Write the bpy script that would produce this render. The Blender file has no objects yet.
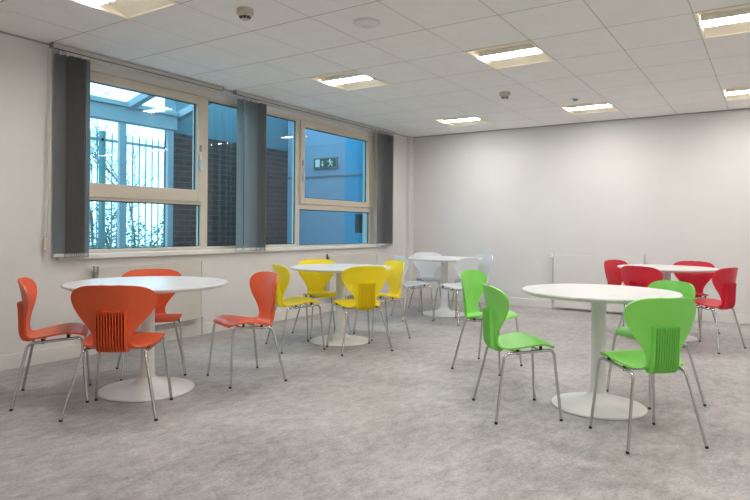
import bpy, math, random
from mathutils import Vector, Matrix
random.seed(7)
PI = math.pi
SC = bpy.context.scene
COL = SC.collection

# ------------------------------------------------------------------ camera, world, exposure
CAM = Vector((-8.49857, -4.92594, 1.12156))
CX = Vector((0.551029806, -0.834440922, 0.008631394))
CY = Vector((-0.004756333, 0.007202657, 0.999962749))
CF = Vector((0.834472007, 0.551050333, 0.0))
cd = bpy.data.cameras.new('camera'); cam = bpy.data.objects.new('camera', cd); COL.objects.link(cam)
m = Matrix.Identity(4)
for i in range(3):
    m[i][0] = CX[i]; m[i][1] = CY[i]; m[i][2] = -CF[i]; m[i][3] = CAM[i]
cam.matrix_world = m
cd.sensor_width = 36; cd.lens = 28.9504; cd.shift_y = -0.029829; cd.clip_start = .05; cd.clip_end = 200
SC.camera = cam

w = bpy.data.worlds.new('sky'); SC.world = w; w.use_nodes = True
bgn = w.node_tree.nodes['Background']
bgn.inputs[0].default_value = (.60, .86, 1.0, 1); bgn.inputs[1].default_value = 3.6

SC.view_settings.view_transform = 'Standard'; SC.view_settings.look = 'None'
SC.view_settings.gamma = 1.0; SC.view_settings.exposure = 0.04; SC.view_settings.use_curve_mapping = False
LAMP = 85.0                                  # radiance of the ceiling lamps
LAMP_COL = (1.0, .972, .935, 1)

CEIL = 2.5932
TX, TY = .656684, .564                        # ceiling tile
GX, GY = -3.9134, -3.8968                     # grid node row 0, column 0
XN, YR = -10.6, -7.4                          # near wall and right-hand wall of the room

# ------------------------------------------------------------------ materials
def mat(name, col, rough=.5, metal=0, noise=None, bump=None, spec=.5, trans=0, emit=None, coat=0):
    m = bpy.data.materials.new(name); m.use_nodes = True
    nt = m.node_tree; b = nt.nodes['Principled BSDF']
    b.inputs['Base Color'].default_value = (*col, 1)
    b.inputs['Roughness'].default_value = rough; b.inputs['Metallic'].default_value = metal
    b.inputs['Specular IOR Level'].default_value = spec
    b.inputs['Coat Weight'].default_value = coat
    if trans: b.inputs['Transmission Weight'].default_value = trans
    if emit:
        b.inputs['Emission Color'].default_value = emit[0]; b.inputs['Emission Strength'].default_value = emit[1]
    tc = nt.nodes.new('ShaderNodeTexCoord')
    if noise:
        sc, amt = noise
        n = nt.nodes.new('ShaderNodeTexNoise'); n.inputs['Scale'].default_value = sc; n.inputs['Detail'].default_value = 5
        nt.links.new(tc.outputs['Object'], n.inputs['Vector'])
        r = nt.nodes.new('ShaderNodeMapRange'); r.inputs[1].default_value = .3; r.inputs[2].default_value = .7
        r.inputs[3].default_value = 1 - amt; r.inputs[4].default_value = 1 + amt
        nt.links.new(n.outputs['Fac'], r.inputs[0])
        mx = nt.nodes.new('ShaderNodeMix'); mx.data_type = 'RGBA'; mx.blend_type = 'MULTIPLY'; mx.inputs[0].default_value = 1
        mx.inputs[6].default_value = (*col, 1); nt.links.new(r.outputs[0], mx.inputs[7])
        nt.links.new(mx.outputs[2], b.inputs['Base Color'])
    if bump:
        n2 = nt.nodes.new('ShaderNodeTexNoise'); n2.inputs['Scale'].default_value = bump[0]; n2.inputs['Detail'].default_value = 3
        nt.links.new(tc.outputs['Object'], n2.inputs['Vector'])
        bp = nt.nodes.new('ShaderNodeBump'); bp.inputs['Strength'].default_value = bump[1]; bp.inputs['Distance'].default_value = .005
        nt.links.new(n2.outputs['Fac'], bp.inputs['Height']); nt.links.new(bp.outputs[0], b.inputs['Normal'])
    return m

def glass_mat(name, tint, ior=1.5):
    m = bpy.data.materials.new(name); m.use_nodes = True; nt = m.node_tree; nt.nodes.clear()
    o = nt.nodes.new('ShaderNodeOutputMaterial'); mx = nt.nodes.new('ShaderNodeMixShader')
    t = nt.nodes.new('ShaderNodeBsdfTransparent'); t.inputs[0].default_value = (*tint, 1)
    g = nt.nodes.new('ShaderNodeBsdfGlossy'); g.inputs['Roughness'].default_value = .0; g.inputs[0].default_value = (1, 1, 1, 1)
    f = nt.nodes.new('ShaderNodeFresnel'); f.inputs[0].default_value = ior
    ge = nt.nodes.new('ShaderNodeNewGeometry'); iv = nt.nodes.new('ShaderNodeMath'); iv.operation = 'SUBTRACT'; iv.inputs[0].default_value = 1
    nt.links.new(ge.outputs['Backfacing'], iv.inputs[1]); mu = nt.nodes.new('ShaderNodeMath'); mu.operation = 'MULTIPLY'
    nt.links.new(f.outputs[0], mu.inputs[0]); nt.links.new(iv.outputs[0], mu.inputs[1])      # only the outer face of a pane reflects
    nt.links.new(mu.outputs[0], mx.inputs[0]); nt.links.new(t.outputs[0], mx.inputs[1]); nt.links.new(g.outputs[0], mx.inputs[2])
    nt.links.new(mx.outputs[0], o.inputs[0])
    return m

def floor_mat():
    m = bpy.data.materials.new('grey_vinyl'); m.use_nodes = True; nt = m.node_tree; b = nt.nodes['Principled BSDF']
    tc = nt.nodes.new('ShaderNodeTexCoord')
    def noise(scale, detail, rough, stretch=(1, 1, 1)):
        mp = nt.nodes.new('ShaderNodeMapping'); mp.inputs['Scale'].default_value = stretch
        mp.inputs['Rotation'].default_value = (0, 0, .5)
        nt.links.new(tc.outputs['Object'], mp.inputs[0])
        n = nt.nodes.new('ShaderNodeTexNoise'); n.inputs['Scale'].default_value = scale
        n.inputs['Detail'].default_value = detail; n.inputs['Roughness'].default_value = rough
        nt.links.new(mp.outputs[0], n.inputs['Vector']); return n
    a = noise(1.3, 6, .65); c = noise(9, 10, .8, (1, 1.6, 1)); d = noise(70, 5, .75)
    def add(x, y, k):
        q = nt.nodes.new('ShaderNodeMath'); q.operation = 'MULTIPLY_ADD'; q.inputs[1].default_value = k
        nt.links.new(x, q.inputs[0])
        if isinstance(y, float): q.inputs[2].default_value = y
        else: nt.links.new(y, q.inputs[2])
        return q.outputs[0]
    v = add(a.outputs['Fac'], 0.0, .25); v = add(c.outputs['Fac'], v, .45); v = add(d.outputs['Fac'], v, .30)
    cr = nt.nodes.new('ShaderNodeValToRGB'); e = cr.color_ramp.elements
    e[0].position = .405; e[0].color = (.225, .210, .203, 1); e[1].position = .60; e[1].color = (.555, .532, .518, 1)
    e2 = e.new(.5); e2.color = (.38, .362, .351, 1)
    nt.links.new(v, cr.inputs[0]); nt.links.new(cr.outputs[0], b.inputs['Base Color'])
    b.inputs['Roughness'].default_value = .42; b.inputs['Specular IOR Level'].default_value = .4
    bp = nt.nodes.new('ShaderNodeBump'); bp.inputs['Strength'].default_value = .12; bp.inputs['Distance'].default_value = .002
    nt.links.new(v, bp.inputs['Height']); nt.links.new(bp.outputs[0], b.inputs['Normal'])
    return m

def brick_mat():
    m = bpy.data.materials.new('dark_brick'); m.use_nodes = True; nt = m.node_tree; b = nt.nodes['Principled BSDF']
    tc = nt.nodes.new('ShaderNodeTexCoord'); mp = nt.nodes.new('ShaderNodeMapping')
    mp.inputs['Rotation'].default_value = (PI / 2, 0, 0)
    nt.links.new(tc.outputs['Object'], mp.inputs[0])
    br = nt.nodes.new('ShaderNodeTexBrick'); br.inputs['Scale'].default_value = 1
    br.inputs['Color1'].default_value = (.055, .032, .03, 1); br.inputs['Color2'].default_value = (.085, .05, .045, 1)
    br.inputs['Mortar'].default_value = (.12, .10, .09, 1)
    br.inputs['Brick Width'].default_value = .215; br.inputs['Row Height'].default_value = .075; br.inputs['Mortar Size'].default_value = .006
    nt.links.new(mp.outputs[0], br.inputs['Vector']); nt.links.new(br.outputs[0], b.inputs['Base Color'])
    b.inputs['Roughness'].default_value = .9
    return m

M = dict(
    wall=mat('wall_paint', (.725, .702, .682), .7, noise=(3, .012), bump=(160, .08)),
    ceil_tile=mat('ceiling_tile', (.92, .905, .885), .9, noise=(5, .02), bump=(220, .25)),
    ceil_bar_shade=mat('ceiling_bar_shade', (.40, .38, .36), .6),  # row bars, darkened: shade of the tile gaps put into the colour
    ceil_bar_lit=mat('ceiling_bar_lit', (.62, .60, .57), .6),  # column bars, paler: the light along them put into the colour
    floor=floor_mat(),
    skirt=mat('skirting_paint', (.76, .735, .70), .4, noise=(4, .02)),
    sill=mat('sill_paint', (.80, .77, .72), .35, noise=(4, .02)),
    frame=mat('beige_window_frame', (.64, .57, .47), .4, noise=(6, .03)),
    rubber=mat('black_gasket', (.015, .015, .017), .6),
    glass=glass_mat('window_glass', (.75, .90, .97)),
    glass2=glass_mat('clear_glass', (.97, .99, 1.0)),
    chrome=mat('chrome', (.60, .595, .59), .2, 1.0, noise=(20, .02)),
    alu=mat('brushed_metal', (.62, .62, .61), .35, 1.0),
    black=mat('black_rubber', (.012, .012, .013), .5),
    table=mat('white_laminate', (.79, .79, .785), .28, noise=(3, .01)),
    pedestal=mat('white_metal', (.80, .79, .77), .35, noise=(3, .015)),
    orange=mat('orange_plastic', (.78, .115, .035), .38, noise=(8, .03), bump=(400, .03)),
    yellow=mat('yellow_plastic', (.94, .74, .008), .38, noise=(8, .03), bump=(400, .03)),
    green=mat('green_plastic', (.23, .68, .11), .38, noise=(8, .03), bump=(400, .03)),
    red=mat('red_plastic', (.64, .016, .036), .38, noise=(8, .03), bump=(400, .03)),
    white=mat('frosted_plastic', (.88, .90, .92), .4, noise=(8, .02)),
    fabric=mat('blind_fabric', (.19, .19, .188), .95, noise=(40, .06), bump=(500, .2)),
    rail=mat('blind_rail', (.55, .52, .48), .35),
    reflector=mat('warm_glow_reflector', (.93, .84, .66), .35, noise=(6, .02)),  # white reflector with the tubes' warm light put into its colour
    white_pl=mat('white_plastic', (.78, .78, .76), .4, noise=(10, .01)),
    cream_pl=mat('cream_plastic', (.60, .55, .45), .45, noise=(10, .02)),
    dark=mat('dark_vent', (.04, .04, .04), .6),
    lamp=mat('lamp_diffuser', (.9, .9, .88), .5, emit=(LAMP_COL, LAMP)),
    rad=mat('radiator_enamel', (.64, .605, .56), .35, noise=(4, .01)),
    rad2=mat('white_enamel', (.73, .71, .69), .35, noise=(4, .01)),
    brick=brick_mat(),
    clad=mat('pale_cladding', (.10, .19, .22), .6, noise=(5, .05)),
    leanto=mat('white_coated_steel', (.33, .42, .45), .45, noise=(6, .03)),
    blue_refl=mat('blue_wall_reflection', (.25, .38, .50), .7, noise=(4, .03)),  # end wall, paler with the room's reflection in the glass painted in
    blue_clear=mat('blue_wall_clear', (.055, .36, .58), .6, noise=(4, .03)),  # same wall, painted deeper where the dark blind reflects instead
    fence=mat('green_steel', (.10, .21, .20), .6, noise=(10, .1)),
    bark=mat('bark', (.13, .125, .10), .9, noise=(12, .25)),
    leaf=mat('leaf', (.10, .15, .09), .7, noise=(9, .4)),
    ground=mat('concrete', (.30, .29, .27), .9, noise=(6, .12)),
    sign_green=mat('sign_green', (.01, .10, .07), .5),
    sign_white=mat('sign_white', (.75, .8, .75), .5),
    board=mat('dark_green_board', (.012, .05, .04), .6, noise=(14, .4)),
    grey_pl=mat('grey_plastic', (.25, .25, .25), .5),
)
_nt = M['fabric'].node_tree; _o = _nt.nodes['Material Output']; _b = _nt.nodes['Principled BSDF']      # thin cloth lets daylight glow through
_mx = _nt.nodes.new('ShaderNodeMixShader'); _mx.inputs[0].default_value = .5
_tr = _nt.nodes.new('ShaderNodeBsdfTranslucent'); _tr.inputs[0].default_value = (.72, .72, .71, 1)
_nt.links.new(_b.outputs[0], _mx.inputs[1]); _nt.links.new(_tr.outputs[0], _mx.inputs[2]); _nt.links.new(_mx.outputs[0], _o.inputs[0])
# frosted chairs let some light and view through
_nt = M['white'].node_tree; _o = _nt.nodes['Material Output']; _b = _nt.nodes['Principled BSDF']
_mx = _nt.nodes.new('ShaderNodeMixShader'); _mx.inputs[0].default_value = .22
_tr = _nt.nodes.new('ShaderNodeBsdfTransparent'); _tr.inputs[0].default_value = (.92, .96, 1, 1)
_nt.links.new(_b.outputs[0], _mx.inputs[1]); _nt.links.new(_tr.outputs[0], _mx.inputs[2]); _nt.links.new(_mx.outputs[0], _o.inputs[0])

# ------------------------------------------------------------------ mesh helpers
class MB:
    def __init__(s): s.v = []; s.f = []; s.mi = []
    def add(s, vs, fs, mi=0):
        o = len(s.v); s.v += [tuple(q) for q in vs]
        for f in fs: s.f.append(tuple(i + o for i in f)); s.mi.append(mi)
    def box(s, a, b, mi=0):
        x0, y0, z0 = a; x1, y1, z1 = b
        v = [(x0, y0, z0), (x1, y0, z0), (x1, y1, z0), (x0, y1, z0), (x0, y0, z1), (x1, y0, z1), (x1, y1, z1), (x0, y1, z1)]
        s.add(v, [(0, 3, 2, 1), (4, 5, 6, 7), (0, 1, 5, 4), (1, 2, 6, 5), (2, 3, 7, 6), (3, 0, 4, 7)], mi); return s
    def hexa(s, v, mi=0):                        # eight corners, bottom loop then top loop
        s.add(v, [(0, 3, 2, 1), (4, 5, 6, 7), (0, 1, 5, 4), (1, 2, 6, 5), (2, 3, 7, 6), (3, 0, 4, 7)], mi); return s
    def tube(s, pts, r, n=10, mi=0, cap=True):
        pts = [Vector(p) for p in pts]; rs = r if isinstance(r, (list, tuple)) else [r] * len(pts)
        rings = []; up = None
        for i, p in enumerate(pts):
            t = (pts[min(i + 1, len(pts) - 1)] - pts[max(i - 1, 0)]).normalized()
            if up is None:
                up = Vector((0, 0, 1)) if abs(t.z) < .9 else Vector((1, 0, 0))
            u = (up - t * up.dot(t)).normalized(); up = u; wv = t.cross(u)
            rings.append([p + (u * math.cos(2 * PI * k / n) + wv * math.sin(2 * PI * k / n)) * rs[i] for k in range(n)])
        v = [q for rg in rings for q in rg]; f = []
        for i in range(len(pts) - 1):
            for k in range(n):
                a = i * n + k; b = i * n + (k + 1) % n
                f.append((a, b, b + n, a + n))
        if cap:
            f.append(tuple(range(n - 1, -1, -1))); f.append(tuple(range((len(pts) - 1) * n, len(pts) * n)))
        s.add(v, f, mi); return s
    def lathe(s, prof, n=48, c=(0, 0, 0), mi=0):
        v = []; f = []
        for r, z in prof:
            for k in range(n):
                a = 2 * PI * k / n; v.append((c[0] + max(r, 1e-4) * math.cos(a), c[1] + max(r, 1e-4) * math.sin(a), c[2] + z))
        for i in range(len(prof) - 1):
            for k in range(n):
                a = i * n + k; b = i * n + (k + 1) % n
                f.append((a, b, b + n, a + n))
        f.append(tuple(range(n - 1, -1, -1))); f.append(tuple(range((len(prof) - 1) * n, len(prof) * n)))
        s.add(v, f, mi); return s
    def prism(s, poly, off, mi=0):               # polygon of 3-D points extruded by a vector
        n = len(poly); o = Vector(off)
        v = [Vector(p) for p in poly]; v = v + [p + o for p in v]
        f = [tuple(range(n - 1, -1, -1)), tuple(range(n, 2 * n))] + [(i, (i + 1) % n, (i + 1) % n + n, i + n) for i in range(n)]
        s.add(v, f, mi); return s
    def build(s, name, ms, parent=None, smooth=None, bevel=0):
        me = bpy.data.meshes.new(name); me.from_pydata(s.v, [], s.f); me.update()
        ms = ms if isinstance(ms, (list, tuple)) else [ms]
        for q in ms: me.materials.append(q)
        for p, i in zip(me.polygons, s.mi): p.material_index = i
        import bmesh
        bm = bmesh.new(); bm.from_mesh(me); bmesh.ops.recalc_face_normals(bm, faces=bm.faces)
        if bevel:
            es = [e for e in bm.edges if len(e.link_faces) == 2 and e.calc_face_angle(0) > .6]
            bmesh.ops.bevel(bm, geom=es, offset=bevel, segments=2, affect='EDGES', profile=.5)
        bm.to_mesh(me); bm.free()
        if smooth:
            for p in me.polygons: p.use_smooth = True
            me.set_sharp_from_angle(angle=smooth)
        o = bpy.data.objects.new(name, me); COL.objects.link(o)
        if parent: o.parent = parent
        return o

def thing(name, label, cat, loc=(0, 0, 0), rz=0, group=None):
    o = bpy.data.objects.new(name, None); COL.objects.link(o)
    o.empty_display_size = .1
    o.location = loc; o.rotation_euler = (0, 0, rz); o['label'] = label; o['category'] = cat
    if group: o['group'] = group
    return o
def tag(o, label, cat, group=None):
    o['label'] = label; o['category'] = cat
    if group: o['group'] = group
    return o
def struct(o): o['kind'] = 'structure'; return o
def copy_tree(o, parent=None):
    c = o.copy(); COL.objects.link(c)
    if parent: c.parent = parent
    for ch in list(o.children): copy_tree(ch, c)
    return c
def lerp(a, b, t): return a + (b - a) * t
def interp(tab, x):
    if x <= tab[0][0]: return tab[0][1]
    for (a, va), (b, vb) in zip(tab, tab[1:]):
        if x <= b: return va + (vb - va) * (x - a) / (b - a)
    return tab[-1][1]

# ------------------------------------------------------------------ room shell
struct(MB().box((XN - .2, YR - .2, -.15), (.2, .3, 0)).build('floor', M['floor']))

FIX_ROWS = (-8, -4, 0, 4); FIX_COLS = (-5, -2, 1, 4)
fixcells = {(r, c) for r in FIX_ROWS for c in FIX_COLS} - {(-8, -5), (-8, -2)}
cb = MB(); g = .0048
for r in range(-12, 8):
    for c in range(-9, 8):
        x0, x1 = max(GX + r * TX, XN), min(GX + (r + 1) * TX, 0.0)
        y1, y0 = min(GY - c * TY, 0.0), max(GY - (c + 1) * TY, YR)
        if x1 - x0 < .02 or y1 - y0 < .02: continue
        if (r, c) in fixcells: continue
        cb.box((x0 + g, y0 + g, CEIL), (x1 - g, y1 - g, CEIL + .02), 0)
# the bars of the grid, seen in the gaps between tiles
for r in range(-11, 8):
    x = GX + r * TX
    if XN < x < 0: cb.box((x - g, YR, CEIL + .001), (x + g, 0, CEIL + .016), 1)
for c in range(-8, 8):
    y = GY - c * TY
    if YR < y < 0: cb.box((XN, y - g, CEIL + .0015), (0, y + g, CEIL + .0155), 2)
ceil = struct(cb.build('ceiling', [M['ceil_tile'], M['ceil_bar_shade'], M['ceil_bar_lit']]))
struct(MB().box((XN - .2, YR - .2, CEIL + .25), (.2, .3, CEIL + .35)).build('ceiling_slab', M['ceil_bar_shade']))

WX0, WX1, WZ0, WZ1 = -5.80, -.93, .845, 2.555       # the long window opening
H = CEIL + .3
wl = MB()
wl.box((XN - .2, 0, 0), (WX0, .3, H)); wl.box((WX1, 0, 0), (.2, .3, H))
wl.box((WX0, 0, 0), (WX1, .3, WZ0)); wl.box((WX0, 0, WZ1), (WX1, .3, H))
wl.box((WX0, .10, 2.488), (WX1, .18, WZ1))
struct(wl.build('wall_left', M['wall']))
struct(MB().box((0, YR - .2, 0), (.2, 0, H)).build('wall_back', M['wall']))
struct(MB().box((XN - .2, YR - .2, 0), (0, YR, H)).build('wall_right', M['wall']))
struct(MB().box((XN - .2, YR, 0), (XN, 0, H)).build('wall_front', M['wall']))
struct(MB().box((-.135, -.06, 0), (0, 0, CEIL)).build('trim_1', M['wall'], bevel=.004))     # boxed-in corner
sk = .116
struct(MB().box((XN, -.014, 0), (-.135, 0, sk)).build('baseboard_left', M['skirt'], bevel=.003))
struct(MB().box((-.014, YR, 0), (0, -.06, sk)).build('baseboard_back', M['skirt'], bevel=.003))
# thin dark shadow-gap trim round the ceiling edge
struct(MB().box((XN, -.012, CEIL - .012), (-.135, 0, CEIL)).build('trim_2', M['ceil_bar_shade']))
struct(MB().box((-.012, YR, CEIL - .012), (0, -.06, CEIL)).build('trim_3', M['ceil_bar_shade']))
# sill board
struct(MB().box((WX0 - .0, -.035, .832), (WX1 + .02, .10, .875)).build('trim_4', M['sill'], bevel=.006))

# ------------------------------------------------------------------ windows
FY0, FY1 = .10, .17
def ring(mb, x0, x1, z0, z1, wl_, wr, wb, wt, y0=FY0, y1=FY1, mi=0):
    mb.box((x0, y0, z0), (x0 + wl_, y1, z1), mi); mb.box((x1 - wr, y0, z0), (x1, y1, z1), mi)
    mb.box((x0 + wl_, y0, z0), (x1 - wr, y1, z0 + wb), mi); mb.box((x0 + wl_, y0, z1 - wt), (x1 - wr, y1, z1), mi)
def pane(name, x0, x1, z0, z1, parent, y=.135):
    p = MB().box((x0, y, z0), (x1, y + .006, z1)).build(name, M['glass'], parent)
    gk = MB(); ring(gk, x0, x1, z0, z1, .008, .008, .008, .012, y - .012, y - .002)
    gk.build('gasket', M['rubber'], parent)
    return p
def handle(x, z, parent):
    b = MB(); b.box((x - .016, FY0 - .035, z - .07), (x + .016, FY0 - .018, z + .06)); h = b.build('handle', M['alu'], parent, bevel=.004)
    b = MB(); b.box((x - .012, FY0 - .055, z - .10), (x + .012, FY0 - .035, z + .015)); b.build('lever', M['alu'], h, bevel=.005)
    MB().box((x - .012, FY0 - .026, z + .10), (x + .012, FY0 - .018, z + .17)).build('tag', M['grey_pl'], h)
def wroot(name):
    o = bpy.data.objects.new(name, None); COL.objects.link(o); o['kind'] = 'structure'; return o
ZB, ZT = .875, 2.487
# window 1: opening casement over a fixed light
W1 = wroot('window_1')
b = MB(); b.box((WX0, FY0, ZB), (WX0 + .03, FY1, ZT)); b.box((-4.215, FY0, ZB), (-4.125, FY1, ZT))
b.box((WX0 + .03, FY0, ZB), (-4.215, FY1, .908)); b.box((WX0 + .03, FY0, ZT - .04), (-4.215, FY1, ZT)); b.box((WX0 + .03, FY0, 1.345), (-4.215, FY1, 1.40))
b.build('window_frame', M['frame'], W1, bevel=.004)
b = MB(); ring(b, WX0 + .03, -4.213, 1.372, 2.475, .065, .062, .125, .08, FY0 - .02, FY1)
b.build('casement', M['frame'], W1, bevel=.006)
pane('glass_pane', WX0 + .09, -4.28, 1.49, 2.40, W1); pane('glass_pane', WX0 + .03, -4.215, .905, 1.347, W1)
handle(-4.243, 1.80, W1)
# window 2: tall fixed light
W2 = wroot('window_2')
b = MB(); b.box((-2.70, FY0, ZB), (-2.632, FY1, ZT)); b.box((-4.125, FY0, ZB), (-2.70, FY1, .905)); b.box((-4.125, FY0, 2.46), (-2.70, FY1, ZT))
b.build('window_frame', M['frame'], W2, bevel=.004)
pane('glass_pane', -4.125, -2.70, .905, 2.46, W2)
# window 3: opening casement over a fixed light
W3 = wroot('window_3')
b = MB(); b.box((-1.035, FY0, ZB), (WX1, FY1, ZT)); b.box((-2.632, FY0, ZB), (-1.035, FY1, .888)); b.box((-2.632, FY0, ZT - .04), (-1.035, FY1, ZT))
b.box((-2.632, FY0, 1.347), (-1.035, FY1, 1.43)); b.build('window_frame', M['frame'], W3, bevel=.004)
b = MB(); ring(b, -2.635, -.985, 1.415, 2.487, .08, .125, .08, .085, FY0 - .02, FY1)
b.build('casement', M['frame'], W3, bevel=.006)
pane('glass_pane', -2.558, -1.108, 1.495, 2.405, W3); pane('glass_pane', -2.632, -1.035, .886, 1.35, W3)
handle(-2.60, 1.80, W3)

# ------------------------------------------------------------------ outside the window
struct(MB().box((-14, .3, -.3), (16, 26, -.05)).build('ground', M['ground']))
YB = 1.85
struct(MB().box((-3.155, YB, -.05), (-.75, YB + .25, 2.38)).build('wall_brick', M['brick']))
struct(MB().box((-3.155, YB + .02, 2.38), (-.75, YB + .25, 3.4)).build('wall_cladding', M['clad']))
we = MB(); we.box((-.90, .66, -.05), (-.75, YB, 3.4)); struct(we.build('wall_end', M['blue_refl']))
struct(MB().box((-.90, .30, -.05), (-.75, .66, 3.4)).build('wall_end_clear', M['blue_clear']))  # one wall; the tone split is a painted window reflection
struct(MB().box((-.915, .30, 1.915), (-.90, YB, 1.945)).build('trim_5', M['clad']))

def roofz(y): return 2.60 + (YB - y) * .268
lt = thing('lean_to', 'pale steel and glass lean-to with sloping roof outside the left window', 'conservatory', (-4.5, YB, -.05))
L0 = Vector((-4.5, YB, -.05))
def sh(mb):                                       # world coordinates -> relative to the lean-to's base
    mb.v = [tuple(Vector(q) - L0) for q in mb.v]; return mb
for x in (-6.47, -5.65, -4.80, -3.955, -3.24):
    sh(MB().box((x - .045, YB, -.05), (x + .045, YB + .05, 2.42))).build('post', M['leanto'], lt, bevel=.005)
sh(MB().box((-7.3, YB - .02, 2.415), (-3.155, YB + .12, 2.60))).build('eaves_beam', M['leanto'], lt, bevel=.005)
sh(MB().box((-7.3, YB - .05, 2.60), (-3.155, YB + .14, 2.66))).build('gutter_rail', M['leanto'], lt, bevel=.005)
sh(MB().box((-7.3, YB, .55), (-3.155, YB + .10, .68))).build('bottom_rail', M['leanto'], lt, bevel=.005)
for x in (-6.95, -5.95, -4.92, -3.87, -3.10):
    v = []
    for dz in (0, .09):
        for (xx, yy) in ((x - .045, YB), (x + .045, YB), (x + .045, .31), (x - .045, .31)):
            v.append((xx, yy, roofz(yy) - .02 + dz))
    sh(MB().hexa(v)).build('rafter', M['leanto'], lt)
v = []
for dz in (.075, .083):
    for (xx, yy) in ((-7.3, YB + .1), (-2.95, YB + .1), (-2.95, .31), (-7.3, .31)): v.append((xx, yy, roofz(yy) + dz))
sh(MB().hexa(v)).build('roof_glazing', M['glass2'], lt)
sh(MB().box((-7.3, YB + .045, .68), (-3.24, YB + .052, 2.415))).build('side_glazing', M['glass2'], lt)

# palisade fence
FYD = 5.0
fn = thing('palisade_fence', 'green steel palisade fence with pointed pales beyond the left window', 'fence', (-3.0, FYD, -.05))
def fsh(mb): mb.v = [tuple(Vector(q) - Vector((-3.0, FYD, -.05))) for q in mb.v]; return mb
for k in range(-32, 24):
    x = -2.34 + .140 * k
    fsh(MB().prism([(x - .011, FYD, .1), (x + .011, FYD, .1), (x + .011, FYD, 2.74), (x, FYD, 2.81), (x - .011, FYD, 2.74)], (0, .012, 0))).build('pale', M['fence'], fn)
for z in (.45, 2.62): fsh(MB().box((-6.9, FYD + .012, z), (.95, FYD + .05, z + .045))).build('rail', M['fence'], fn)
for x in (-4.95, -2.22, .52): fsh(MB().box((x - .045, FYD + .012, -.05), (x + .045, FYD + .09, 2.80))).build('post', M['fence'], fn)

# bare trees and shrubs beyond the fence
def branch(mb, p, d, ln, r, depth):
    pts = [p]; dd = d.copy(); q = p.copy(); n = 4
    for i in range(n):
        dd = (dd + Vector((random.uniform(-.22, .22), random.uniform(-.22, .22), random.uniform(-.05, .18)))).normalized()
        q = q + dd * ln / n; pts.append(q.copy())
    mb.tube(pts, [r * (1 - .45 * i / n) for i in range(n + 1)], 6)
    if depth:
        for i in range(4 if depth > 1 else 3):
            t = random.choice(pts[1:]); az = random.uniform(0, 2 * PI)
            nd = (dd * .7 + Vector((math.cos(az), math.sin(az) * .6, random.uniform(-.1, .6))) * .8).normalized()
            branch(mb, t, nd, ln * random.uniform(.5, .72), r * .55, depth - 1)
def tree(x, y, h, label, leaves=0):
    t = thing('bare_tree', label, 'tree', (x, y, -.05), 0, 'trees beyond the fence')
    mb = MB(); branch(mb, Vector((0, 0, 0)), Vector((random.uniform(-.15, .15), 0, 1)), h, .034, 4)
    mb.build('branches', M['bark'], t, smooth=1)
    if leaves:
        lf = MB(); vs = random.sample(mb.v, min(leaves, len(mb.v)))
        for q in vs:
            c = Vector(q) + Vector([random.uniform(-.1, .1) for _ in range(3)]); s = random.uniform(.02, .045)
            a = Vector([random.uniform(-1, 1) for _ in range(3)]).normalized(); bb = a.orthogonal().normalized()
            lf.add([c - a * s, c - bb * s * .5, c + a * s, c + bb * s * .5], [(0, 1, 2, 3)])
        lf.build('leaves', M['leaf'], t)
tree(-2.2, 7.4, 1.9, 'bare twiggy tree beyond the fence, left of the lean-to post', 350)
tree(-.75, 7.6, 1.8, 'bare leaning tree beyond the fence, right of the lean-to post', 300)
tree(.9, 8.4, 2.0, 'bare thin tree far behind the fence by the brick wall', 200)
def shrub(x, y, w_, h, label):
    t = thing('shrub', label, 'shrub', (x, y, -.05), 0, 'shrubs beyond the fence')
    st = MB()
    for k in range(9):
        a = random.uniform(0, 2 * PI); st.tube([(0, 0, 0), (math.cos(a) * w_ * .3, math.sin(a) * w_ * .3, h * .5), (math.cos(a) * w_ * .6, math.sin(a) * w_ * .5, h * .95)], [.015, .011, .005], 5)
    st.build('stems', M['bark'], t)
    lf = MB()
    for k in range(2600):
        a = random.uniform(0, 2 * PI); rr = math.sqrt(random.random()) * w_; hh = h * (1 - .45 * (rr / w_) ** 2)
        c = Vector((math.cos(a) * rr, math.sin(a) * rr * .6, random.uniform(.15, 1) * hh + random.uniform(-.08, .08))); s = random.uniform(.02, .05)
        u = Vector([random.uniform(-1, 1) for _ in range(3)]).normalized(); bb = u.orthogonal().normalized()
        lf.add([c - u * s, c - bb * s * .5, c + u * s, c + bb * s * .5], [(0, 1, 2, 3)])
    lf.build('leaves', M['leaf'], t)
shrub(-2.9, 6.0, .8, 1.75, 'leafy shrub behind the fence beside the left blind')
shrub(-1.2, 6.1, .8, 1.6, 'leafy shrub behind the fence in the middle of the left window')
shrub(.42, 6.2, .78, 1.7, 'leafy shrub behind the fence close to the brick wall')

# exit sign and small board on the blue wall outside
ex = thing('exit_sign', 'green exit sign with running figure seen through the right window', 'sign', (-.93, 1.03, 2.143))
MB().box((-.012, -.235, -.09), (.028, .235, .09)).build('sign_housing', M['grey_pl'], ex, bevel=.006)
MB().box((-.016, -.215, -.072), (-.012, .215, .072)).build('sign_panel', M['sign_green'], ex)
def flat(parts, name):                             # (y, z) polygons on the sign face; y grows to the viewer's left
    mb = MB()
    for poly in parts: mb.prism([(-.016, a, c) for a, c in poly], (-.002, 0, 0))
    return mb.build(name, M['sign_white'], ex)
flat([[(.19, -.06), (.10, -.06), (.10, .06), (.19, .06)]], 'door_symbol')
flat([[(.055, -.03), (.035, -.03), (.035, .03), (.055, .03)], [(.075, -.02), (.045, -.06), (.015, -.02)]], 'arrow_symbol')
hd = [(-.105 + .016 * math.cos(k * PI / 5), .045 + .016 * math.sin(k * PI / 5)) for k in range(10)]
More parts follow.
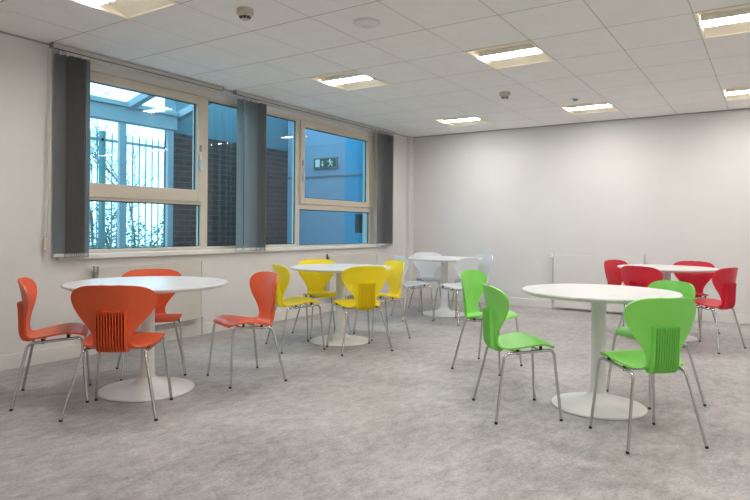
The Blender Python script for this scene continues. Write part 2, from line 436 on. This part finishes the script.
flat([hd, [(-.085, .028), (-.115, .030), (-.130, -.01), (-.100, -.015)],
      [(-.100, -.01), (-.130, -.01), (-.165, -.055), (-.148, -.06)], [(-.105, -.01), (-.125, -.015), (-.095, -.04), (-.06, -.05), (-.062, -.06), (-.10, -.055)],
      [(-.09, .026), (-.06, .01), (-.05, .018), (-.085, .036)], [(-.115, .026), (-.15, .02), (-.16, -.005), (-.15, -.008), (-.14, .01), (-.118, .012)]], 'running_figure')
nb = thing('notice_board', 'small dark green board on the blue wall, low in the right window', 'board', (-.90, .338, 1.184))
MB().box((-.022, -.105, -.145), (0, .105, .145)).build('board_panel', M['board'], nb, bevel=.003)
b = MB(); 
for (a0, a1, c0, c1) in ((-.105, .105, .135, .145), (-.105, .105, -.145, -.135), (-.105, -.095, -.135, .135), (.095, .105, -.135, .135)): b.box((-.028, a0, c0), (-.0221, a1, c1))
b.build('board_frame', M['dark'], nb)

# ------------------------------------------------------------------ vertical blinds
def slat(parent, x, y, ang, z0=.855, z1=2.515, wdt=.089):
    """one fabric slat hanging at (x, y); ang = direction of its width from +x"""
    c, s = math.cos(ang), math.sin(ang); mb = MB(); n = 6; v = []; f = []
    for k in range(n + 1):
        t = k / n - .5; bow = .006 * (1 - (2 * t) ** 2)
        for d in (-.0006, .0006):
            px = x + c * t * wdt - s * (bow + d); py = y + s * t * wdt + c * (bow + d)
            v += [(px, py, z0), (px, py, z1)]
    for k in range(n):
        a = 4 * k; f += [(a, a + 4, a + 5, a + 1), (a + 2, a + 3, a + 7, a + 6), (a, a + 2, a + 6, a + 4), (a + 1, a + 5, a + 7, a + 3)]
    f += [(0, 1, 3, 2), (4 * n, 4 * n + 2, 4 * n + 3, 4 * n + 1)]
    mb.add(v, f); o = mb.build('slat', M['fabric'], parent)
    MB().box((x - .006, y - .006, z1 - .002), (x + .006, y + .006, 2.546)).build('hanger', M['white_pl'], o)
    wt = MB(); v = []
    for zz in (z0 + .004, z0 + .030):
        for (t, d) in ((-.42, -.002), (.42, -.002), (.42, .010), (-.42, .010)):
            v.append((x + c * t * wdt - s * d, y + s * t * wdt + c * d, zz))
    wt.hexa(v); wt.build('bottom_weight', M['white_pl'], o)
    return o
def rail(parent, x0, x1):
    MB().box((x0, -.082, 2.553), (x1, -.038, 2.588)).build('headrail', M['rail'], parent, bevel=.004)
    MB().box((x0 + .01, -.066, 2.5505), (x1 - .01, -.054, 2.553)).build('track_slot', M['dark'], parent)
    for x in (x0, x1): MB().box((x - .005, -.084, 2.551), (x + .005, -.036, 2.590)).build('end_cap', M['grey_pl'], parent)
vb = thing('vertical_blind', 'grey vertical blind stacked at the far left of the window', 'blind', (0, 0, 0))
rail(vb, -5.885, -4.085)
slat(vb, -5.812, -.06, math.radians(-25))
for k in range(9): slat(vb, -5.755 + .0195 * k, -.06, math.radians(-68 + random.uniform(-13, 13)))
b = MB(); b.tube([(-5.893, -.075, 2.55), (-5.895, -.075, 1.6), (-5.915, -.07, 1.02)], .0035, 6); b.tube([(-5.905, -.045, 2.55), (-5.909, -.045, 1.6), (-5.93, -.05, 1.02)], .0035, 6)
b.build('cord', M['rail'], vb)
MB().lathe([(.006, 0), (.016, .01), (.016, .10), (.008, .115)], 12, (-5.922, -.06, .91)).build('cord_weight', M['cream_pl'], vb)
vb2 = thing('vertical_blind', 'grey vertical blind parted to both ends over the middle and right windows', 'blind', (0, 0, 0))
rail(vb2, -3.90, -.655)
slat(vb2, -3.815, -.06, math.radians(-12)); slat(vb2, -3.70, -.06, math.radians(-12)); slat(vb2, -3.615, -.06, math.radians(-30))
for k in range(5): slat(vb2, -3.555 + .0215 * k, -.06, math.radians(-68 + random.uniform(-13, 13)))
slat(vb2, -1.01, -.06, math.radians(-30))
for k in range(9): slat(vb2, -.935 + .027 * k, -.06, math.radians(-68 + random.uniform(-13, 13)))
b = MB(); b.tube([(-.665, -.06, 2.55), (-.66, -.06, 1.0)], .004, 6); b.build('cord', M['rail'], vb2)
MB().lathe([(.006, 0), (.016, .01), (.016, .10), (.008, .115)], 12, (-.66, -.06, .91)).build('cord_weight', M['grey_pl'], vb2)

# ------------------------------------------------------------------ ceiling lights
def make_light():
    o = thing('ceiling_light', '', 'ceiling light')
    hx, hy = TX / 2 - .004, TY / 2 - .004
    b = MB(); e = .016
    for (x0, x1, y0, y1) in ((-hx, hx, -hy, -hy + e), (-hx, hx, hy - e, hy), (-hx, -hx + e, -hy + e, hy - e), (hx - e, hx, -hy + e, hy - e)):
        b.box((x0, y0, -.004), (x1, y1, .012))
    b.build('frame', M['reflector'], o)
    ix, iy, s, d = hx - e, hy - e, .07, .055
    b = MB()
    def slab(p):                                    # thin sheet with real thickness
        v = [Vector(q) for q in p]; n = Vector((0, 0, .004))
        b.hexa([q for q in v] + [q + n for q in v])
    for sg in (-1, 1):
        for k in range(4):                          # curved side reflectors
            t0, t1 = k / 4, (k + 1) / 4
            xa, xb = lerp(ix, s, t0), lerp(ix, s, t1); za, zb = d * math.sin(t0 * PI / 2), d * math.sin(t1 * PI / 2)
            slab([(sg * xa, -iy, za), (sg * xa, iy, za), (sg * xb, iy, zb), (sg * xb, -iy, zb)])
    for sg in (-1, 1): b.box((-ix, sg * iy - .003, 0), (ix, sg * iy + .003, d + .02))
    b.build('reflector', M['reflector'], o)
    b = MB(); lz = .008
    for x in (-s, s - .004): b.box((x, -iy + .004, lz + .003), (x + .004, iy - .004, d + .02))
    b.box((-s, -iy + .004, d + .02), (s, iy - .004, d + .024)); b.build('lamp_housing', M['white_pl'], o)
    MB().box((-s + .0045, -iy + .006, lz), (s - .0045, iy - .006, lz + .012)).build('lamp', M['lamp'], o)
    b = MB()
    for k in range(1, 8): b.box((-s, -iy + k * 2 * iy / 8 - .0025, lz - .009), (s, -iy + k * 2 * iy / 8 + .0025, lz - .001))
    b.build('louvre', M['white_pl'], o)
    return o
LL = {(-4, -5): 'recessed square ceiling light cut off at the top left corner of the photo',
      (0, -5): 'recessed square ceiling light with louvre above the middle window',
      (0, -2): 'large recessed ceiling light near the middle of the ceiling',
      (0, 1): 'recessed ceiling light cut off at the upper right edge of the photo',
      (4, -5): 'small far ceiling light nearest the window corner',
      (4, -2): 'far ceiling light above the bare white end wall, beside the flat disc',
      (4, 1): 'far ceiling light cut off at the right edge of the photo'}
first = None
for r in FIX_ROWS:
    for c in FIX_COLS:
        if (r, c) not in fixcells: continue
        o = first = make_light() if first is None else None
        if o is None: o = copy_tree(proto_light)
        else: proto_light = o
        first = proto_light
        o.location = (GX + (r + .5) * TX, GY - (c + .5) * TY, CEIL)
        o['label'] = LL.get((r, c), 'recessed square ceiling light outside the photo'); o['group'] = 'recessed ceiling lights'

# detectors and discs on the ceiling
def smoke(x, y, label):
    o = thing('smoke_detector', label, 'smoke detector', (x, y, CEIL), 0, 'smoke detectors')
    MB().lathe([(.056, 0), (.058, -.008), (.058, -.030), (.048, -.034)], 28).build('base', M['cream_pl'], o, smooth=.6)
    MB().lathe([(.046, -.033), (.044, -.050), (.030, -.050)], 28).build('cap', M['cream_pl'], o, smooth=.6)
    b = MB()
    for k in range(8):
        a = k * PI / 4; b.tube([(.036 * math.cos(a), .036 * math.sin(a), -.050), (.024 * math.cos(a), .024 * math.sin(a), -.066)], .005, 6)
    b.build('vent', M['dark'], o)
    MB().lathe([(.027, -.060), (.027, -.068), (.012, -.071)], 20).build('nose', M['cream_pl'], o, smooth=.6)
smoke(-5.578, -1.926, 'cream smoke detector on the ceiling nearest the camera, top centre left')
smoke(-2.296, -2.497, 'cream smoke detector far along the ceiling, above the white table')
o = thing('ceiling_speaker', 'round white ceiling disc between the two nearest lights', 'speaker', (-4.925, -2.482, CEIL))
MB().lathe([(.098, 0), (.100, -.006), (.090, -.014), (.03, -.017)], 40).build('rim', M['white_pl'], o, smooth=.6)
MB().lathe([(.028, -.016), (.026, -.024), (.01, -.026)], 20, (.03, .02, 0)).build('cap', M['white_pl'], o, smooth=.6)
o = thing('ceiling_sensor', 'tiny flat ceiling sensor beside the far middle light', 'sensor', (-1.603, -3.059, CEIL))
MB().lathe([(.05, 0), (.05, -.008), (.04, -.012)], 24).build('base', M['white_pl'], o, smooth=.6)
MB().lathe([(.028, -.012), (.026, -.024), (.01, -.028)], 18).build('lens', M['grey_pl'], o, smooth=.6)

# ------------------------------------------------------------------ radiators
def radiator(label, L, z0, z1, loc, rz, material, valves):
    o = thing('radiator', label, 'radiator', loc, rz, 'wall radiators')   # local: x along the wall, y towards the room is -y
    b = MB(); b.box((0, -.098, z0), (L, -.086, z1)); b.build('front_panel', material, o, bevel=.004)
    MB().box((.01, -.046, z0 + .01), (L - .01, -.034, z1 - .01)).build('rear_panel', material, o, bevel=.004)
    b = MB(); b.box((-.004, -.100, z0 + .02), (0, -.030, z1 + .004)); b.build('side_cover', material, o)
    b = MB(); b.box((L, -.100, z0 + .02), (L + .004, -.030, z1 + .004)); b.build('side_cover', material, o)
    b = MB(); b.box((0, -.094, z1), (L, -.089, z1 + .006)); b.box((0, -.042, z1), (L, -.036, z1 + .006))
    for k in range(34): b.box((L * (k + .3) / 34, -.088, z1 - .004), (L * (k + .7) / 34, -.043, z1 + .003))
    b.build('top_grille', material, o)
    b = MB()
    for x in (.15, L - .15): b.box((x - .02, -.034, z0 + .1), (x + .02, -.0005, z1 - .1))
    b.build('wall_bracket', material, o)
    for (x, z, dx) in valves:
        MB().tube([(x, -.066, z), (x + dx * .045, -.066, z)], .013, 10).build('valve', M['alu'], o)
        MB().tube([(x + dx * .045, -.066, z), (x + dx * .045, -.066, 0.001)], .0075, 8).build('pipe', M['rad'], o)
    return o
r1 = radiator('long cream radiator under the left window behind the orange chairs', 1.11, .185, .765, (-5.48, 0, 0), 0, M['rad'], [(1.11, .20, 1)])
MB().box((-.028, -.082, .72), (-.005, -.050, .775)).build('bleed_valve', M['alu'], r1, bevel=.004)
r2 = radiator('long cream radiator under the right window behind the yellow chairs', 1.11, .185, .735, (-2.24, 0, 0), 0, M['rad'], [(1.11, .20, 1)])
MB().tube([(-.005, -.066, .71), (-.028, -.066, .71), (-.028, -.066, .77)], .010, 8).build('bleed_valve', M['black'], r2)
r3 = radiator('long white radiator on the bare end wall behind the green table', 1.16, .03, .765, (0, -2.37, 0), -PI / 2, M['rad2'], [(1.16, .12, 1)]); r3.scale = (1, .7, 1)
b = MB(); b.tube([(-.005, -.066, .74), (-.05, -.066, .74)], .012, 10); b.lathe([(.010, -.03), (.024, -.02), (.024, .035), (.018, .045)], 16, (-.05, -.066, .745)); b.build('thermostat_valve', M['white_pl'], r3, smooth=.6)
MB().tube([(-.05, -.066, .72), (-.05, -.066, .001)], .0075, 8).build('pipe', M['rad2'], r3)
MB().box((1.15, -.08, .768), (1.17, -.05, .79)).build('bleed_valve', M['alu'], r3)

# ------------------------------------------------------------------ tables
def table(x, y, R, label, rb=.297):
    o = thing('round_table', label, 'table', (x, y, 0), 0, 'round white tables')
    MB().lathe([(R - .030, .706), (R - .006, .718), (R, .725), (R, .730), (R - .003, .734)], 96).build('tabletop', M['table'], o, smooth=.5)
    MB().lathe([(.052, .085), (.047, .13), (.045, .25), (.044, .62), (.046, .690)], 40).build('stem', M['pedestal'], o, smooth=.7)
    MB().lathe([(.15, .6905), (.15, .7055)], 32).build('top_plate', M['pedestal'], o)
    MB().lathe([(rb - .004, .001), (rb, .005), (rb - .004, .012), (rb * .8, .022), (rb * .55, .034), (rb * .35, .048), (rb * .25, .066), (.054, .092)], 72).build('base', M['pedestal'], o, smooth=.7)
    return o
table(-5.905, -1.355, .531, 'white round pedestal table with the orange chairs', .312)
table(-4.515, -4.005, .476, 'white round pedestal table with the green chairs', .288)
table(-3.715, -1.365, .497, 'white round pedestal table with the yellow chairs')
table(-1.430, -1.350, .480, 'white round pedestal table with the frosted white chairs')
table(-1.548, -3.996, .478, 'white round pedestal table with the red chairs')

# ------------------------------------------------------------------ chairs
# centre line of the one-piece shell from the front edge of the seat to the top of the back: (x, z, half width, side lift)
PROF = [(.194, .408, .138, -.004), (.188, .421, .166, -.006), (.174, .433, .186, -.008), (.138, .446, .205, -.009), (.085, .449, .216, -.006), (.020, .437, .216, .000),
        (-.050, .418, .206, .006), (-.100, .405, .182, .010), (-.130, .403, .152, .011), (-.152, .411, .126, .010), (-.166, .429, .108, .008),
        (-.172, .460, .103, .008), (-.174, .500, .117, .011), (-.176, .545, .150, .019), (-.179, .595, .194, .034), (-.185, .645, .226, .048),
        (-.192, .683, .237, .054), (-.198, .712, .231, .052), (-.204, .737, .210, .044), (-.208, .754, .182, .033), (-.211, .766, .143, .021), (-.213, .773, .095, .010), (-.214, .777, .048, .003)]
PROF = [(x + .009 * min(1, max(0, (-.10 - x) / .06)), z, h * .965, l) for x, z, h, l in PROF]
def catmull(P, sub):
    out = []
    for i in range(len(P) - 1):
        p0, p1, p2, p3 = P[max(i - 1, 0)], P[i], P[i + 1], P[min(i + 2, len(P) - 1)]
        for k in range(sub):
            t = k / sub
            out.append(tuple(.5 * (2 * b + (c - a) * t + (2 * a - 5 * b + 4 * c - d) * t * t + (3 * b - a - 3 * c + d) * t ** 3) for a, b, c, d in zip(p0, p1, p2, p3)))
    out.append(P[-1]); return out
LINE = catmull(PROF, 3)
def shell_mesh():
    n = 20; rows = []
    for i, (x, z, hw, lift) in enumerate(LINE):
        a = LINE[max(i - 1, 0)]; b = LINE[min(i + 1, len(LINE) - 1)]
        t = Vector((b[0] - a[0], 0, b[1] - a[1])).normalized(); nrm = Vector((-t.z, 0, t.x))   # seat: down ; back: rearwards
        if t.x < 0 and abs(t.x) > abs(t.z): pass
        up = Vector((t.z, 0, -t.x))                                                            # towards the sitter
        rows.append([Vector((x, 0, z)) + Vector((0, hw * u, 0)) + up * lift * u * u for u in [math.sin(PI / 2 * (2 * k / n - 1)) if False else (2 * k / n - 1) for k in range(n + 1)]])
    T = .0055; m_ = len(rows); top = []; bot = []
    for i in range(m_):
        for k in range(n + 1):
            du = rows[i][min(k + 1, n)] - rows[i][max(k - 1, 0)]; dv = rows[min(i + 1, m_ - 1)][k] - rows[max(i - 1, 0)][k]
            nn = du.cross(dv).normalized()
            top.append(rows[i][k] + nn * T); bot.append(rows[i][k] - nn * T)
    mb = MB(); N = m_ * (n + 1); f = []
    idx = lambda i, k: i * (n + 1) + k
    for i in range(m_ - 1):
        for k in range(n):
            f.append((idx(i, k), idx(i, k + 1), idx(i + 1, k + 1), idx(i + 1, k)))
            f.append((N + idx(i, k), N + idx(i + 1, k), N + idx(i + 1, k + 1), N + idx(i, k + 1)))
    per = [idx(0, k) for k in range(n + 1)] + [idx(i, n) for i in range(1, m_)] + [idx(m_ - 1, k) for k in range(n - 1, -1, -1)] + [idx(i, 0) for i in range(m_ - 2, 0, -1)]
    for a, b in zip(per, per[1:] + per[:1]): f.append((a, b, N + b, N + a))
    mb.add(top + bot, f); return mb
def ribs_mesh(nf=11, halfw=.076):
    mb = MB()
    inner = [(x, z, lift, hw) for (x, z, hw, lift) in LINE if x < -.095 and z < .632]
    for j in range(nf):
        y = lerp(-halfw, halfw, j / (nf - 1)); pin = []; pout = []
        for i, (x, z, lift, hw) in enumerate(inner):
            a = inner[max(i - 1, 0)]; b = inner[min(i + 1, len(inner) - 1)]
            t = Vector((b[0] - a[0], 0, b[1] - a[1])).normalized(); up = Vector((t.z, 0, -t.x))
            p = Vector((x, y, z)) + up * (lift * (y / hw) ** 2) - up * .0035
            k = i / (len(inner) - 1); d = .033 * min(1, k / .32) ** .7
            pin.append(p); pout.append(p - up * max(d, .003))
        w2 = .0024; n = len(pin)
        v = []
        for p, q in zip(pin, pout): v += [p - Vector((0, w2, 0)), p + Vector((0, w2, 0)), q + Vector((0, w2, 0)), q - Vector((0, w2, 0))]
        f = [(0, 1, 2, 3), tuple(4 * (n - 1) + q for q in (3, 2, 1, 0))]
        for i in range(n - 1):
            for q in range(4): f.append((4 * i + q, 4 * i + (q + 1) % 4, 4 * i + 4 + (q + 1) % 4, 4 * i + 4 + q))
        mb.add(v, f)
    return mb
def arc_leg(foot, top, rail_end):
    """foot -> bend -> a short length of rail"""
    foot, top, rail_end = Vector(foot), Vector(top), Vector(rail_end)
    d1 = (foot - top).normalized(); d2 = (rail_end - top).normalized(); R = .034; pts = [foot]
    for k in range(9):
        t = k / 8; a = top + d1 * R; c = top + d2 * R
        pts.append(a * (1 - t) ** 2 + top * 2 * t * (1 - t) + c * t * t)
    pts.append(rail_end); return pts
def make_chair(colour, matname):
    o = thing(colour + '_chair', '', 'chair')
    o.name = 'chair'
    shell_mesh().build('seat_shell', M[matname], o, smooth=1.0)
    ribs_mesh().build('back_ribs', M[matname], o, smooth=.5)
    TR, TF = (-.132, .165, .384), (.170, .182, .410); lr = .0088
    for s in (1, -1):
        for foot, top, oth in (((-.206, .248, .007), TR, TF), ((.206, .220, .007), TF, TR)):
            a = Vector((foot[0], s * foot[1], foot[2])); b = Vector((top[0], s * top[1], top[2])); c = Vector((oth[0], s * oth[1], oth[2]))
            lg = MB().tube(arc_leg(a, b, b.lerp(c, .30)), lr, 10).build('leg', M['chrome'], o, smooth=1)
            d = (b - a).normalized()
            MB().tube([a - d * .0068, a + d * .006], .0097, 10).build('foot_cap', M['black'], lg, smooth=.8)
    b = MB()
    for s in (1, -1):
        p, q = Vector((TR[0], s * TR[1], TR[2])), Vector((TF[0], s * TF[1], TF[2]))
        b.tube([p.lerp(q, .28), p.lerp(q, .72)], lr, 10)
    for t in (.27, .74):
        p = Vector(TR).lerp(Vector(TF), t); b.tube([(p.x, -p.y, p.z), (p.x, -p.y * .5, p.z - .004), (p.x, p.y * .5, p.z - .004), (p.x, p.y, p.z)], .007, 10)
    b.build('seat_frame', M['chrome'], o, smooth=1)
    for s in (1, -1):
        for x, y, z0, z1 in ((-.050, .165, .380, .411), (.092, .172, .398, .438)):
            MB().lathe([(.009, z0), (.010, z0 + .008), (.010, z1)], 10, (x, s * y, 0)).build('rubber_mount', M['black'], o)
    return o
SETS = {
    'orange': ('orange chairs around the near left table', [
        (-6.365, -1.019, -33.4, 'orange chair at far left, seen side on with its back to the left'),
        (-6.285, -1.635, 36.8, 'orange chair nearest the camera, its ribbed back towards us', (1.03, 1.075)),
        (-5.576, -.962, -123.4, 'orange chair behind its table, facing us in front of the radiator'),
        (-5.294, -1.671, 158.7, 'orange chair on the right of its table, facing left, beside a yellow chair')]),
    'yellow': ('yellow chairs around the middle table', [
        (-4.200, -1.205, -30.8, 'yellow chair on the left of its table, next to an orange chair'),
        (-3.524, -.989, -116.6, 'yellow chair behind its table, facing us below the window'),
        (-3.948, -1.742, 60.4, 'yellow chair nearest the camera, its ribbed back towards us'),
        (-3.238, -1.535, 149.3, 'yellow chair on the right of its table, in front of a white chair')]),
    'green': ('green chairs around the near right table', [
        (-4.912, -3.609, -50.5, 'green chair left of its table, side on, the nearer of two there', (.97, .97)),
        (-3.918, -3.008, -92.5, 'green chair standing far left of its table, partly behind another green chair', (.96, .95)),
        (-4.984, -4.352, 44.5, 'green chair nearest the camera, its ribbed back towards us', (.94, .91)),
        (-4.112, -4.262, 138.7, 'green chair on the far right of its table, mostly hidden by another green chair', (.96, .95))]),
    'red': ('red chairs around the far right table', [
        (-1.358, -3.578, -112, 'red chair on the far left of its table, leftmost of the four'),
        (-2.135, -3.930, -27, 'red chair in front of its table, its back just above the green table'),
        (-1.085, -4.145, 163, 'red chair behind its table, facing us by the bare wall'),
        (-1.900, -4.425, 68, 'red chair at the right end of its table, rightmost of the four')]),
    'white': ('frosted white chairs around the corner table', [
        (-1.972, -1.186, -42, 'frosted white chair on the left of its table, behind a yellow chair'),
        (-1.112, -.972, -134, 'frosted white chair behind its table, facing us near the room corner'),
        (-1.893, -1.768, 77, 'frosted white chair right of the stem, its back partly behind a green chair'),
        (-1.047, -1.592, 150, 'frosted white chair at the far right of its table, mostly hidden behind another white chair')]),
}
for colour, (group, spots) in SETS.items():
    proto = None
    for x, y, a, label, *k in spots:
        if proto is None: o = proto = make_chair(colour, colour)
        else: o = copy_tree(proto)
        o.location = (x, y, 0); o.rotation_euler = (0, 0, math.radians(a)); q = k[0] if k else (1, 1); o.scale = (q[0], q[1], 1)
        o['label'] = label; o['group'] = group
